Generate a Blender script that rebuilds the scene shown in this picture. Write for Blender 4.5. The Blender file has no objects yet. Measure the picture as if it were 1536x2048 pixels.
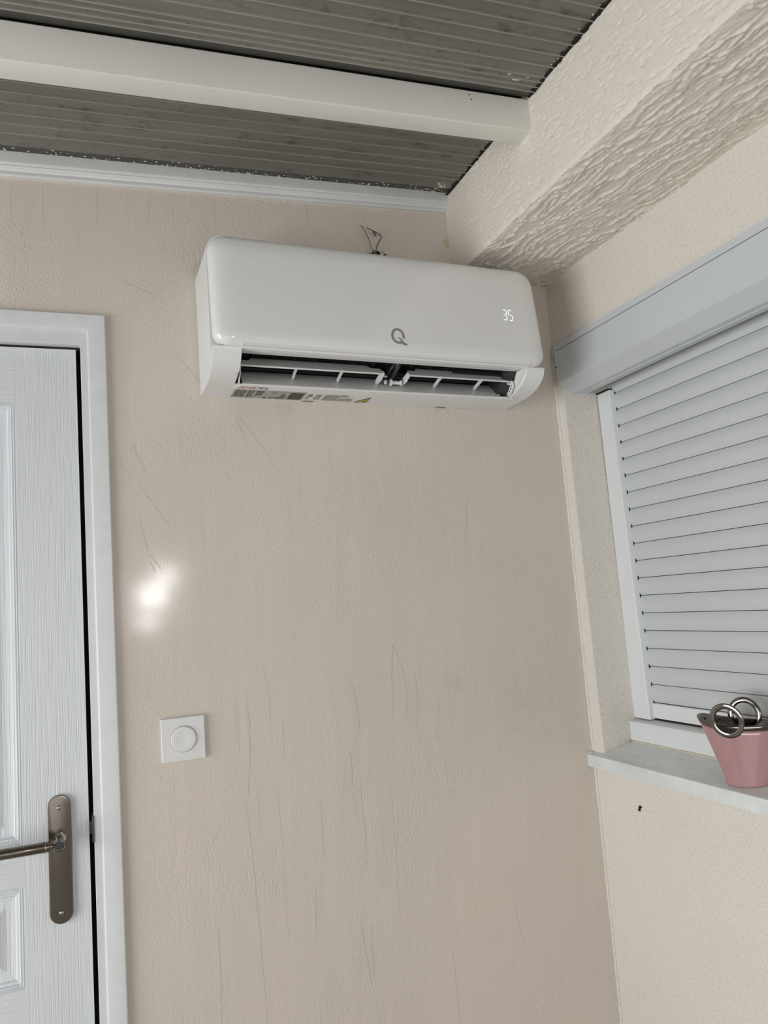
import bpy, bmesh, math, random
import numpy as np
from mathutils import Matrix, Vector

random.seed(7)
scene = bpy.context.scene
COL = scene.collection

# ------------------------------------------------------------------ camera
R = ((0.93083769, -0.35773127, -0.07462934),
     (-0.02688103, 0.13663965, -0.99025604),
     (0.36444287, 0.92377375, 0.11757315))
cam_data = bpy.data.cameras.new('camera')
cam = bpy.data.objects.new('camera', cam_data)
COL.objects.link(cam)
cam_data.sensor_fit = 'HORIZONTAL'
cam_data.sensor_width = 36.0
cam_data.lens = 36.0 * 1535.0 / 1536.0
cam_data.clip_start = 0.02
rx, ry, rz = Vector(R[0]), -Vector(R[1]), -Vector(R[2])
m = Matrix(((rx.x, ry.x, rz.x), (rx.y, ry.y, rz.y), (rx.z, ry.z, rz.z))).to_4x4()
m.translation = (-1.124, -1.6, 1.483)
cam.matrix_world = m
scene.camera = cam

# ------------------------------------------------------------------ world, lights, exposure
w = bpy.data.worlds.new('world')
scene.world = w
w.use_nodes = True
bg = w.node_tree.nodes['Background']
bg.inputs[0].default_value = (0.94, 0.97, 1.0, 1)
bg.inputs[1].default_value = 0.55


def area(name, loc, direction, sx, sy, power, color=(1, 1, 1)):
    d = bpy.data.lights.new(name, 'AREA')
    d.shape = 'RECTANGLE'
    d.size, d.size_y, d.energy, d.color = sx, sy, power, color
    o = bpy.data.objects.new(name, d)
    COL.objects.link(o)
    o.location = loc
    o.rotation_euler = Vector(direction).to_track_quat('-Z', 'Y').to_euler()
    return o


area('daylight_side_glazing', (-3.36, -1.35, 1.05), (1, 0.0, 0.0), 2.0, 1.5, 84, (0.98, 0.99, 1.0))
area('daylight_rear_glazing', (-1.9, -4.36, 1.1), (0, 1, 0.0), 1.7, 1.7, 15, (0.96, 0.98, 1.0))
area('highlight_pane_upper', (-0.56, -4.36, 1.81), (0, 1, 0), 0.15, 0.13, 4.0)  # unseen panes added and staggered to shape the highlight on the back wall
area('highlight_pane_middle', (-0.665, -4.36, 1.665), (0, 1, 0), 0.19, 0.16, 8.5)
area('highlight_pane_lower', (-0.71, -4.36, 1.475), (0, 1, 0), 0.14, 0.08, 2.8)

scene.view_settings.view_transform = 'Standard'
scene.view_settings.look = 'None'
scene.view_settings.gamma = 1.0
scene.view_settings.exposure = -0.43
scene.view_settings.use_curve_mapping = False


# ------------------------------------------------------------------ material helpers
def srgb(r, g, b):
    def f(c):
        c /= 255.0
        return c / 12.92 if c <= 0.04045 else ((c + 0.055) / 1.055) ** 2.4
    return (f(r), f(g), f(b), 1)


class NT:
    def __init__(self, name):
        self.mat = bpy.data.materials.new(name)
        self.mat.use_nodes = True
        self.t = self.mat.node_tree
        self.b = self.t.nodes['Principled BSDF']
        self.co = self.t.nodes.new('ShaderNodeTexCoord').outputs['Object']

    def n(self, typ, **kw):
        nd = self.t.nodes.new(typ)
        for k, v in kw.items():
            setattr(nd, k, v)
        return nd

    def link(self, a, b):
        self.t.links.new(a, b)

    def mapping(self, scale=(1, 1, 1), rot=(0, 0, 0), loc=(0, 0, 0)):
        mp = self.n('ShaderNodeMapping')
        mp.inputs['Scale'].default_value = scale
        mp.inputs['Rotation'].default_value = rot
        mp.inputs['Location'].default_value = loc
        self.link(self.co, mp.inputs['Vector'])
        return mp.outputs['Vector']

    def noise(self, scale, detail=3, rough=0.5, vec=None, dist=0.0):
        nd = self.n('ShaderNodeTexNoise')
        nd.inputs['Scale'].default_value = scale
        nd.inputs['Detail'].default_value = detail
        nd.inputs['Roughness'].default_value = rough
        nd.inputs['Distortion'].default_value = dist
        self.link(vec if vec is not None else self.co, nd.inputs['Vector'])
        return nd.outputs['Fac']

    def ramp(self, fac, stops):
        r = self.n('ShaderNodeValToRGB')
        el = r.color_ramp.elements
        while len(el) < len(stops):
            el.new(0.5)
        for e, (p, c) in zip(el, stops):
            e.position = p
            e.color = c if len(c) == 4 else (*c, 1)
        self.link(fac, r.inputs['Fac'])
        return r.outputs['Color']

    def math(self, op, a, b=None, clamp=False):
        nd = self.n('ShaderNodeMath', operation=op, use_clamp=clamp)
        for i, v in enumerate((a, b)):
            if v is None:
                continue
            if isinstance(v, (int, float)):
                nd.inputs[i].default_value = v
            else:
                self.link(v, nd.inputs[i])
        return nd.outputs[0]

    def mix(self, fac, a, b, blend='MIX'):
        nd = self.n('ShaderNodeMix', data_type='RGBA', blend_type=blend)
        for sock, v in ((nd.inputs[0], fac), (nd.inputs[6], a), (nd.inputs[7], b)):
            if isinstance(v, (int, float)):
                sock.default_value = v
            elif isinstance(v, tuple):
                sock.default_value = v
            else:
                self.link(v, sock)
        return nd.outputs[2]

    def bump(self, h, dist, strength=1.0, normal=None):
        nd = self.n('ShaderNodeBump')
        nd.inputs['Distance'].default_value = dist
        nd.inputs['Strength'].default_value = strength
        self.link(h, nd.inputs['Height'])
        if normal is not None:
            self.link(normal, nd.inputs['Normal'])
        self.link(nd.outputs['Normal'], self.b.inputs['Normal'])
        return nd.outputs['Normal']

    def base(self, c):
        if isinstance(c, tuple):
            self.b.inputs['Base Color'].default_value = c
        else:
            self.link(c, self.b.inputs['Base Color'])

    def set(self, **kw):
        for k, v in kw.items():
            self.b.inputs[k.replace('_', ' ')].default_value = v
        return self


def simple(name, col, rough=0.5, metal=0.0, var=0.06, scale=20, bump=0.0, bscale=200, **kw):
    t = NT(name)
    f = t.noise(scale, 4)
    lo = tuple(c * (1 - var) for c in col[:3]) + (1,)
    hi = tuple(min(1, c * (1 + var)) for c in col[:3]) + (1,)
    t.base(t.ramp(f, [(0.3, lo), (0.7, hi)]))
    t.set(Roughness=rough, Metallic=metal, **kw)
    if bump:
        t.bump(t.noise(bscale, 3), bump)
    return t.mat


MAT = {}


def mat_wall_back():
    t = NT('satin_cream_plaster_paint')
    # broad, very faint mottling of the paint
    f = t.noise(2.2, 3)
    c = t.ramp(f, [(0.35, srgb(207, 198, 188)), (0.7, srgb(212, 203, 191))])
    grease = t.ramp(t.noise(7, 4, vec=t.mapping((1, 1, 0.7), loc=(3.1, 0, 1.3))), [(0.66, (1, 1, 1)), (0.8, (0.9, 0.88, 0.85))])
    c = t.mix(1.0, c, grease, 'MULTIPLY')
    t.base(c)
    t.set(Roughness=0.5, Specular_IOR_Level=0.35, Coat_Weight=0.5, Coat_Roughness=0.10, Coat_IOR=1.45)
    mask = t.ramp(t.noise(3.0, 2, vec=t.mapping((1, 1, 1.3))), [(0.4, (0.25,) * 3), (0.65, (1,) * 3)])
    fine = t.noise(170, 2, 0.5, vec=t.mapping((1.25, 1, 0.8)))
    h1 = t.math('MULTIPLY', fine, mask)
    sweep = t.noise(9, 3, 0.5, vec=t.mapping((2.2, 1, 0.35)), dist=0.6)
    h = t.math('ADD', t.math('MULTIPLY', h1, 1.25), t.math('MULTIPLY', sweep, 1.1))
    t.bump(h, 0.0016, 0.8)
    return t.mat


def mat_stucco(name, col, dist=0.002, scale=230, dark=0.8, strength=0.9):
    t = NT(name)
    f = t.noise(scale * 0.9, 4, 0.6)
    c = t.ramp(f, [(0.3, tuple(x * dark for x in col[:3]) + (1,)), (0.48, col)])
    big = t.ramp(t.noise(2.5, 3), [(0.3, (0.95, 0.95, 0.95)), (0.7, (1, 1, 1))])
    t.base(t.mix(1.0, c, big, 'MULTIPLY'))
    t.set(Roughness=0.75, Specular_IOR_Level=0.25)
    t.bump(t.math('ADD', t.noise(scale, 4, 0.65), t.math('MULTIPLY', t.noise(scale * 0.35, 2), 0.6)), dist, strength)
    return t.mat


def mat_grain(name, vertical):
    t = NT(name)
    sc = (1, 1, 0.022) if vertical else (0.022, 1, 1)
    f = t.noise(400, 3, 0.5, vec=t.mapping(sc), dist=0.12)
    col = srgb(214, 218, 222)
    t.base(t.ramp(f, [(0.32, tuple(x * 0.97 for x in col[:3]) + (1,)), (0.5, col)]))
    t.set(Roughness=0.38, Specular_IOR_Level=0.45)
    t.bump(t.ramp(f, [(0.3, (0, 0, 0)), (0.52, (1, 1, 1))]), 0.0005, 0.9)
    return t.mat


def mat_roof():
    t = NT('weathered_grey_roof_sheet')
    f = t.noise(4, 4, vec=t.mapping((0.5, 1, 1)))
    c = t.ramp(f, [(0.3, srgb(108, 106, 99)), (0.7, srgb(128, 125, 115))])
    streak = t.ramp(t.noise(30, 3, vec=t.mapping((0.12, 1, 1))), [(0.35, (0.88, 0.88, 0.88)), (0.6, (1, 1, 1))])
    c = t.mix(1.0, c, streak, 'MULTIPLY')
    blot = t.ramp(t.noise(21, 5, 0.62, vec=t.mapping((1, 1.5, 1), loc=(0.4, 0.1, 0))), [(0.56, (1, 1, 1)), (0.70, (0.52, 0.51, 0.53))])
    c = t.mix(1.0, c, blot, 'MULTIPLY')
    sp = t.ramp(t.noise(95, 2, 0.5), [(0.69, (1, 1, 1)), (0.75, (0.5, 0.48, 0.46))])
    c = t.mix(1.0, c, sp, 'MULTIPLY')
    t.base(c)
    t.set(Roughness=0.42, Specular_IOR_Level=0.5)
    t.bump(t.noise(40, 3, vec=t.mapping((0.2, 1, 1))), 0.0006, 0.5)
    return t.mat


def mat_paint_steel():
    t = NT('offwhite_painted_tube')
    f = t.noise(5, 4, vec=t.mapping((0.5, 1, 1)))
    c = t.ramp(f, [(0.3, srgb(214, 213, 207)), (0.7, srgb(226, 225, 218))])
    d = t.ramp(t.noise(70, 4, 0.7, vec=t.mapping((0.6, 1, 1))), [(0.7, (1, 1, 1)), (0.8, (0.6, 0.6, 0.58))])
    t.base(t.mix(1.0, c, d, 'MULTIPLY'))
    t.set(Roughness=0.4)
    t.bump(t.noise(60, 3, vec=t.mapping((0.4, 1, 1))), 0.0006, 0.4)
    return t.mat


def mat_steel(name, col, rough, metal=1.0, brushed=None):
    t = NT(name)
    f = t.noise(60, 3, vec=t.mapping(brushed or (1, 1, 1)))
    t.base(t.ramp(f, [(0.3, tuple(x * 0.9 for x in col[:3]) + (1,)), (0.7, col)]))
    t.set(Roughness=rough, Metallic=metal)
    return t.mat


def mat_sill():
    t = NT('grey_painted_sill')
    f = t.noise(12, 5, 0.6, vec=t.mapping((3, 1, 1)))
    t.base(t.ramp(f, [(0.3, srgb(206, 211, 210)), (0.65, srgb(226, 231, 231))]))
    t.set(Roughness=0.35)
    t.bump(t.noise(90, 3, vec=t.mapping((1, 1, 0.15))), 0.0006, 0.4)
    return t.mat


def mat_emit(name, col, strength):
    t = NT(name)
    t.base((0.8, 0.85, 0.9, 1))
    t.set(Emission_Strength=strength)
    t.b.inputs['Emission Color'].default_value = col
    return t.mat


MAT['wall_back'] = mat_wall_back()
MAT['stucco'] = mat_stucco('fine_cream_stucco', srgb(230, 224, 215))
MAT['beam'] = mat_stucco('coarse_cream_render', srgb(230, 223, 212), dist=0.0012, scale=160, dark=0.92, strength=0.6)
MAT['grain_v'] = mat_grain('white_embossed_grain_upright', True)
MAT['grain_h'] = mat_grain('white_embossed_grain_level', False)
MAT['trim'] = simple('white_gloss_trim_paint', srgb(216, 217, 216), 0.3, var=0.03, scale=9, bump=0.0004, bscale=60)
MAT['casing'] = simple('white_brushed_casing_paint', srgb(212, 215, 217), 0.33, var=0.03, scale=30, bump=0.0004, bscale=120)
MAT['roof'] = mat_roof()
MAT['joint'] = simple('dark_grey_joint_metal', srgb(72, 71, 67), 0.5, var=0.15, scale=25)
MAT['rib'] = simple('pale_rib_edge', srgb(142, 139, 131), 0.45, var=0.1, scale=18)  # rib edges coloured paler than the roof sheet
MAT['tube'] = mat_paint_steel()
MAT['fleck'] = simple('dried_white_paint', srgb(222, 219, 212), 0.6)
MAT['plastic'] = simple('glossy_white_plastic', srgb(226, 226, 225), 0.1, var=0.008, scale=4, Specular_IOR_Level=0.5)
MAT['case'] = simple('satin_white_plastic', srgb(226, 227, 227), 0.28, var=0.008, scale=4)
MAT['vane'] = simple('glossy_grey_white_vane', srgb(196, 196, 195), 0.06, var=0.01, scale=4, Specular_IOR_Level=0.9)
MAT['dark'] = simple('black_inner_plastic', srgb(14, 14, 15), 0.55, var=0.2)
MAT['darkgrey'] = simple('charcoal_inner_plastic', srgb(48, 50, 52), 0.45, var=0.1)
MAT['logo'] = simple('printed_grey_logo', srgb(138, 137, 132), 0.35, var=0.02)
MAT['led'] = mat_emit('lit_display_segments', (0.85, 0.95, 1.0, 1), 1.15)
MAT['label'] = simple('silver_rating_label', srgb(160, 161, 156), 0.35, var=0.05)
MAT['ink'] = simple('dark_label_ink', srgb(70, 71, 68), 0.6)
MAT['inkgrey'] = simple('grey_label_ink', srgb(148, 146, 141), 0.6)
MAT['inkred'] = simple('red_label_ink', srgb(176, 92, 88), 0.6)
MAT['yellow'] = simple('yellow_warning_print', srgb(196, 170, 40), 0.5)
MAT['switch'] = simple('white_switch_plastic', srgb(222, 222, 222), 0.3, var=0.01)
MAT['alu'] = simple('pale_grey_coated_aluminium', srgb(200, 205, 209), 0.38, var=0.015, scale=6)
MAT['slat'] = simple('light_grey_shutter_slat', srgb(198, 203, 204), 0.42, var=0.02, scale=7)
MAT['rail'] = simple('white_coated_aluminium', srgb(221, 224, 225), 0.35, var=0.015, scale=6)
MAT['seal'] = simple('grey_brush_seal', srgb(120, 122, 120), 0.7)
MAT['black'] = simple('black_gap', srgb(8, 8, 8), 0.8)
MAT['sill'] = mat_sill()
MAT['silicone'] = simple('yellowed_silicone', srgb(205, 197, 180), 0.5, var=0.1, scale=60)
MAT['steel'] = mat_steel('brushed_nickel', srgb(128, 121, 113), 0.22, 1.0, (1, 1, 0.05))
MAT['chrome'] = mat_steel('polished_nickel', srgb(176, 172, 166), 0.1, 1.0)
MAT['silver'] = mat_steel('silver_lustre_glaze', srgb(126, 120, 115), 0.12, 1.0)
MAT['lining'] = mat_steel('silver_lustre_dark_reflection', srgb(64, 60, 57), 0.2, 1.0)  # the silver again, darkened to stand in for dark reflections inside the vase
MAT['pink'] = simple('glossy_pink_ceramic', srgb(172, 131, 134), 0.12, var=0.015, scale=5, Coat_Weight=0.6, Coat_Roughness=0.05)
MAT['wire_g'] = simple('yellow_green_wire_sheath', srgb(100, 98, 30), 0.4, var=0.3, scale=60)
MAT['wire_b'] = simple('dark_violet_blue_wire_sheath', srgb(58, 46, 70), 0.4)
MAT['floor'] = simple('beige_floor_tile', srgb(150, 143, 134), 0.4, var=0.05, scale=3)
MAT['void'] = simple('dark_room_and_gap_shade', srgb(26, 20, 18), 0.8)
MAT['stain'] = simple('ochre_water_stain', srgb(196, 184, 158), 0.6, var=0.08, scale=60)


# ------------------------------------------------------------------ mesh helpers
def mesh_obj(name, verts, faces, mat, parent=None, smooth=False, auto=None, loc=None):
    me = bpy.data.meshes.new(name)
    me.from_pydata([tuple(v) for v in verts], [], [tuple(f) for f in faces])
    me.update()
    bm = bmesh.new()
    bm.from_mesh(me)
    bmesh.ops.recalc_face_normals(bm, faces=bm.faces)
    bm.to_mesh(me)
    bm.free()
    o = bpy.data.objects.new(name, me)
    COL.objects.link(o)
    if mat is not None:
        me.materials.append(MAT[mat])
    if smooth or auto:
        for p in me.polygons:
            p.use_smooth = True
    if auto:
        me.set_sharp_from_angle(angle=math.radians(auto))
    if parent is not None:
        o.parent = parent
    if loc is not None:
        o.location = loc
    return o


class MB:
    """collects shapes that belong to one mesh"""

    def __init__(self):
        self.v, self.f = [], []

    def add(self, verts, faces):
        k = len(self.v)
        self.v += [tuple(v) for v in verts]
        self.f += [tuple(i + k for i in f) for f in faces]
        return self

    def box(self, x0, x1, y0, y1, z0, z1):
        v = [(x, y, z) for x in (x0, x1) for y in (y0, y1) for z in (z0, z1)]
        return self.add(v, [(0, 1, 3, 2), (4, 6, 7, 5), (0, 4, 5, 1), (2, 3, 7, 6), (0, 2, 6, 4), (1, 5, 7, 3)])

    def prism(self, pts, fn0, fn1):
        """pts: 2D closed outline; fn0/fn1 map a 2D point to the two ends"""
        n = len(pts)
        v = [fn0(p) for p in pts] + [fn1(p) for p in pts]
        f = [tuple(range(n)), tuple(range(2 * n - 1, n - 1, -1))]
        f += [(i, (i + 1) % n, n + (i + 1) % n, n + i) for i in range(n)]
        return self.add(v, f)

    def loops(self, loops, cap0=True, cap1=True, closed=True):
        n = len(loops[0])
        v = [p for lp in loops for p in lp]
        f = []
        for k in range(len(loops) - 1):
            for i in range(n if closed else n - 1):
                j = (i + 1) % n
                f.append((k * n + i, k * n + j, (k + 1) * n + j, (k + 1) * n + i))
        if cap0:
            f.append(tuple(range(n - 1, -1, -1)))
        if cap1:
            f.append(tuple(range((len(loops) - 1) * n, len(loops) * n)))
        return self.add(v, f)

    def tube(self, pts, rads, n=8, cap=True):
        pts = [Vector(p) for p in pts]
        if isinstance(rads, (int, float)):
            rads = [rads] * len(pts)
        lps = []
        up = None
        for i, p in enumerate(pts):
            d = (pts[min(i + 1, len(pts) - 1)] - pts[max(i - 1, 0)]).normalized()
            if up is None:
                up = Vector((0, 0, 1)) if abs(d.z) < 0.9 else Vector((1, 0, 0))
            a = d.cross(up).normalized()
            b = a.cross(d).normalized()
            up = b
            lps.append([p + (a * math.cos(2 * math.pi * k / n) + b * math.sin(2 * math.pi * k / n)) * rads[i] for k in range(n)])
        return self.loops(lps, cap, cap)

    def build(self, name, mat, parent=None, **kw):
        return mesh_obj(name, self.v, self.f, mat, parent, **kw)


def bevel(o, width, seg=2, angle=40):
    md = o.modifiers.new('bevel', 'BEVEL')
    md.width, md.segments, md.limit_method = width, seg, 'ANGLE'
    md.angle_limit = math.radians(angle)
    for p in o.data.polygons:
        p.use_smooth = True
    md.harden_normals = True
    return o


def empty(name, loc=(0, 0, 0), rot=(0, 0, 0)):
    o = bpy.data.objects.new(name, None)
    COL.objects.link(o)
    o.location, o.rotation_euler = loc, rot
    o.empty_display_size = 0.05
    return o


def tag(o, label=None, cat=None, group=None, kind=None):
    for k, v in (('label', label), ('category', cat), ('group', group), ('kind', kind)):
        if v:
            o[k] = v
    return o


def rrect(x0, x1, z0, z1, r, n=8, rads=None):
    """rounded rectangle outline, counter-clockwise from bottom-left"""
    rs = rads or (r, r, r, r)     # bl, br, tr, tl
    out = []
    for (cx, cz, a0, rr) in ((x0 + rs[0], z0 + rs[0], 180, rs[0]), (x1 - rs[1], z0 + rs[1], 270, rs[1]),
                             (x1 - rs[2], z1 - rs[2], 0, rs[2]), (x0 + rs[3], z1 - rs[3], 90, rs[3])):
        for k in range(n + 1):
            a = math.radians(a0 + 90 * k / n)
            out.append((cx + rr * math.cos(a), cz + rr * math.sin(a)))
    return out


SL = 0.041                                     # the roof rises to the right


def zr(x):
    return 2.465 + SL * (x + 0.267)


# ================================================================== the setting
XL, YR = -3.4, -4.4
o = MB().box(XL - 0.2, 0.3, YR - 0.2, 0.2, -0.1, 0).build('floor', 'floor')
tag(o, 'beige tiled floor of the veranda', 'floor', kind='structure')

# back wall with its door opening
DX0, DX1, DZ = -1.862, -1.1215, 2.042          # inner faces of the door frame
wb = MB()
outline = [(XL, 0), (DX0 - 0.02, 0), (DX0 - 0.02, DZ + 0.033), (DX1 + 0.02, DZ + 0.033), (DX1 + 0.02, 0), (0.3, 0), (0.3, 2.62), (XL, 2.62)]
wb.prism(outline, lambda p: (p[0], 0, p[1]), lambda p: (p[0], 0.12, p[1]))
wall_back = wb.build('wall_back', 'wall_back')
tag(wall_back, 'cream satin-painted plaster wall carrying the air conditioner', 'wall', kind='structure')
o = MB().box(DX0 - 0.1, DX1 + 0.1, 0.5, 0.52, 0, 2.3).build('dark_room_backing', 'void', wall_back)

RIDGES = [[[-1.021,1.76],[-0.998,1.725],[-0.963,1.67]],[[-1.057,1.805],[-1.037,1.778]],[[-1.029,1.842],[-1.005,1.777]],[[-0.814,1.908],[-0.767,1.84],[-0.728,1.78]],[[-0.817,1.904],[-0.797,1.844]],[[-0.708,1.837],[-0.726,1.804]],[[-1.02,1.697],[-1.007,1.62],[-0.979,1.579]],[[-0.884,1.625],[-0.825,1.649],[-0.775,1.683]],[[-0.686,1.743],[-0.68,1.726]],[[-0.271,1.728],[-0.284,1.698],[-0.285,1.664],[-0.295,1.615],[-0.322,1.592]],[[-0.497,1.392],[-0.504,1.325],[-0.508,1.229]],[[-0.497,1.392],[-0.477,1.337],[-0.473,1.287],[-0.478,1.226]],[[-0.448,1.323],[-0.449,1.244],[-0.457,1.191]],[[-0.6,1.331],[-0.59,1.281],[-0.585,1.197]],[[-0.217,1.263],[-0.17,1.213],[-0.134,1.172]],[[-0.241,1.701],[-0.234,1.682]],[[-0.837,1.114],[-0.829,1.0],[-0.822,0.851],[-0.818,0.688]],[[-0.772,1.142],[-0.768,1.007],[-0.766,0.839],[-0.766,0.802]],[[-0.884,1.08],[-0.916,1.027],[-0.914,0.99]],[[-0.594,1.115],[-0.59,0.936]],[[-0.61,1.078],[-0.6,1.024]],[[-0.613,0.836],[-0.599,0.704]],[[-0.586,0.823],[-0.594,0.802],[-0.591,0.725]],[[-0.903,0.882],[-0.903,0.797],[-0.904,0.709]],[[-0.811,1.128],[-0.81,1.041]],[[-0.705,0.92],[-0.71,0.815]],[[-0.258,0.823],[-0.236,0.7]],[[-1.243,2.374],[-1.243,2.295]],[[-0.841,2.392],[-0.841,2.337]],[[-1.079,2.38],[-1.083,2.303]],[[-0.976,2.377],[-0.98,2.315]],[[-0.823,1.308],[-0.822,1.228],[-0.831,1.121]],[[-0.786,1.375],[-0.778,1.303],[-0.781,1.203]],[[-0.751,1.259],[-0.753,1.159]],[[-0.611,1.18],[-0.611,1.097]],[[-0.39,1.281],[-0.41,1.174]],[[-0.486,2.412],[-0.487,2.359],[-0.486,2.303]],[[-0.628,2.41],[-0.63,2.355]],[[-0.4,2.407],[-0.4,2.382]],[[-0.307,2.393],[-0.306,2.36],[-0.299,2.344],[-0.279,2.344]],[[-0.526,1.105],[-0.524,0.96],[-0.527,0.809]],[[-0.411,0.734],[-0.407,0.584]],[[-0.683,1.088],[-0.683,0.969]],[[-0.848,1.311],[-0.845,1.212]],[[-1.184,2.388],[-1.185,2.27]],[[-1.003,1.603],[-0.994,1.578]],[[-1.041,2.187],[-0.952,2.151]],[[-0.941,2.042],[-0.868,1.947]]]
rnd = random.Random(3)
for line in RIDGES:
    pts = []
    for a, b in zip(line[:-1], line[1:]):
        n = max(2, int(math.dist(a, b) / 0.012))
        for k in range(n):
            u = k / n
            pts.append((a[0] + (b[0] - a[0]) * u + rnd.gauss(0, 0.0006), a[1] + (b[1] - a[1]) * u))
    pts.append(tuple(line[-1]))
    hgt = rnd.uniform(0.0003, 0.00065)
    lp = []
    N = len(pts)
    for i, p in enumerate(pts):
        t = math.sin(math.pi * (0.08 + 0.84 * i / (N - 1))) ** 0.5 * rnd.uniform(0.75, 1.1)
        q, s = pts[max(0, i - 1)], pts[min(N - 1, i + 1)]
        d = Vector((s[0] - q[0], s[1] - q[1])).normalized()
        nx, nz = -d.y, d.x
        wd = 0.0019 * t
        lp.append([(p[0] + nx * wd, 0.0004, p[1] + nz * wd), (p[0] + nx * wd * .3, -hgt * t, p[1] + nz * wd * .3), (p[0] - nx * wd * 1.6, 0.0004, p[1] - nz * wd * 1.6)])
    MB().loops(lp, closed=False, cap0=False, cap1=False).build('plaster_ridge', 'wall_back', wall_back, smooth=True)

# broken hole in the plaster above the unit, and the ochre stain by the beam
pts = [(-0.486, 2.290), (-0.480, 2.301), (-0.474, 2.303), (-0.470, 2.309), (-0.464, 2.307), (-0.458, 2.310), (-0.452, 2.304), (-0.447, 2.308), (-0.440, 2.303), (-0.430, 2.292), (-0.424, 2.283), (-0.45, 2.279), (-0.48, 2.281)]
MB().prism(pts, lambda p: (p[0], -0.0012, p[1]), lambda p: (p[0], 0.0002, p[1])).build('plaster_hole', 'black', wall_back)
for i in range(7):
    x, z = -0.484 + i * 0.0085, 2.300 + rnd.uniform(-0.004, 0.009) - max(0, i - 4) * 0.004
    r = rnd.uniform(0.003, 0.005)
    pp = [(x + r * math.cos(a) * rnd.uniform(.6, 1.3), z + r * math.sin(a) * rnd.uniform(.5, 1.1)) for a in [k * math.pi / 3.5 for k in range(7)]]
    MB().prism(pp, lambda p: (p[0], -0.004, p[1]), lambda p: (p[0] * 1.0, 0.0, p[1])).build('broken_plaster_chip', 'joint' if i % 2 else 'wall_back', wall_back)
pp = [(-0.283, 2.352), (-0.272, 2.362), (-0.2675, 2.36), (-0.2675, 2.337), (-0.277, 2.338), (-0.284, 2.344)]
MB().prism(pp, lambda p: (p[0], -0.0006, p[1]), lambda p: (p[0], 0.0002, p[1])).build('water_stain', 'stain', wall_back)

# right wall: solid with the window recess
WY1 = -1.45                                    # far end of the recess, out of frame
yrec = lambda z: -0.030 - 0.0145 * (1.96 - z)   # the recess edge is not quite plumb
wr = MB()
v = []
Z0, Z1 = 1.062, 2.094
ring = [(yrec(Z0), Z0), (WY1, Z0), (WY1, Z1), (yrec(Z1), Z1)]
outer = [(0.12, 0), (YR - 0.1, 0), (YR - 0.1, 2.62), (0.12, 2.62)]
for x in (0.0, 0.3):
    for y, z in outer:
        v.append((x, y, z))
    for y, z in ring:
        v.append((x, y, z))
f = []
for i in range(4):
    j = (i + 1) % 4
    f.append((i, j, 4 + j, 4 + i))
    f.append((8 + i, 12 + i, 12 + j, 8 + j))
    f.append((4 + i, 4 + j, 12 + j, 12 + i))
    f.append((i, 8 + i, 8 + j, j))
wall_right = mesh_obj('wall_right', v, f, 'stucco')
tag(wall_right, 'pale cream fine-stucco wall around the shuttered window', 'wall', kind='structure')
bevel(wall_right, 0.004, 2)
MB().prism([(-0.1555, 0.9955), (-0.1525, 0.9985), (-0.149, 0.997), (-0.1485, 0.9925), (-0.1465, 0.990), (-0.149, 0.9875), (-0.1515, 0.9885), (-0.152, 0.993)],
           lambda p: (-0.0015, -0.151 + (p[0] + 0.151) * 1.6, 0.993 + (p[1] - 0.993) * 1.25), lambda p: (0.001, -0.151 + (p[0] + 0.151) * 1.6, 0.993 + (p[1] - 0.993) * 1.25)).build('black_chip_in_stucco', 'black', wall_right)
# pale fillet of filler running down the corner
pts = []
for k in range(60):
    z = 0.3 + k * 0.03
    pts.append((-0.001, -0.001 + rnd.gauss(0, 0.0005), z))
MB().tube(pts, [0.0032 + rnd.uniform(0, 0.001) for _ in pts], 6).build('corner_filler_bead', 'stucco', wall_right, smooth=True)

# glazed sides of the veranda (behind the camera)
o = MB().box(XL - 0.1, XL, YR, -2.4, 0, 2.6).box(XL - 0.1, XL, -0.3, 0.0, 0, 2.6).box(XL - 0.1, XL, -2.4, -0.3, 0, 0.25).box(XL - 0.1, XL, -2.4, -0.3, 1.85, 2.6).build('wall_left', 'stucco')
tag(o, 'stucco wall with a wide glazed opening', 'wall', kind='structure')
o = MB().box(XL, -2.8, YR - 0.1, YR, 0, 2.6).box(-1.0, 0.0, YR - 0.1, YR, 0, 1.42).box(-1.0, -0.82, YR - 0.1, YR, 1.42, 2.6).box(-0.46, 0.0, YR - 0.1, YR, 1.42, 2.6).box(-0.82, -0.46, YR - 0.06, YR - 0.02, 1.53, 1.57).box(-2.8, -1.0, YR - 0.1, YR, 2.02, 2.6).box(-2.8, -1.0, YR - 0.1, YR, 0, 0.2).box(-0.82, -0.46, YR - 0.1, YR, 1.94, 2.6).build('wall_rear', 'stucco')
tag(o, 'stucco wall with glazed opening and a small opening added for the highlight panes', 'wall', kind='structure')

# ------------------------------------------------------------------ ceiling: ribbed roof sheets
ceil = MB().prism([(XL - 0.2, zr(XL - 0.2) + 0.02), (0.2, zr(0.2) + 0.02), (0.2, zr(0.2) + 0.12), (XL - 0.2, zr(XL - 0.2) + 0.12)],
                  lambda p: (p[0], YR - 0.2, p[1]), lambda p: (p[0], 0.1, p[1])).build('ceiling', 'joint')
tag(ceil, 'grey ribbed metal roof sheets with dark stains', 'ceiling', kind='structure')


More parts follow.
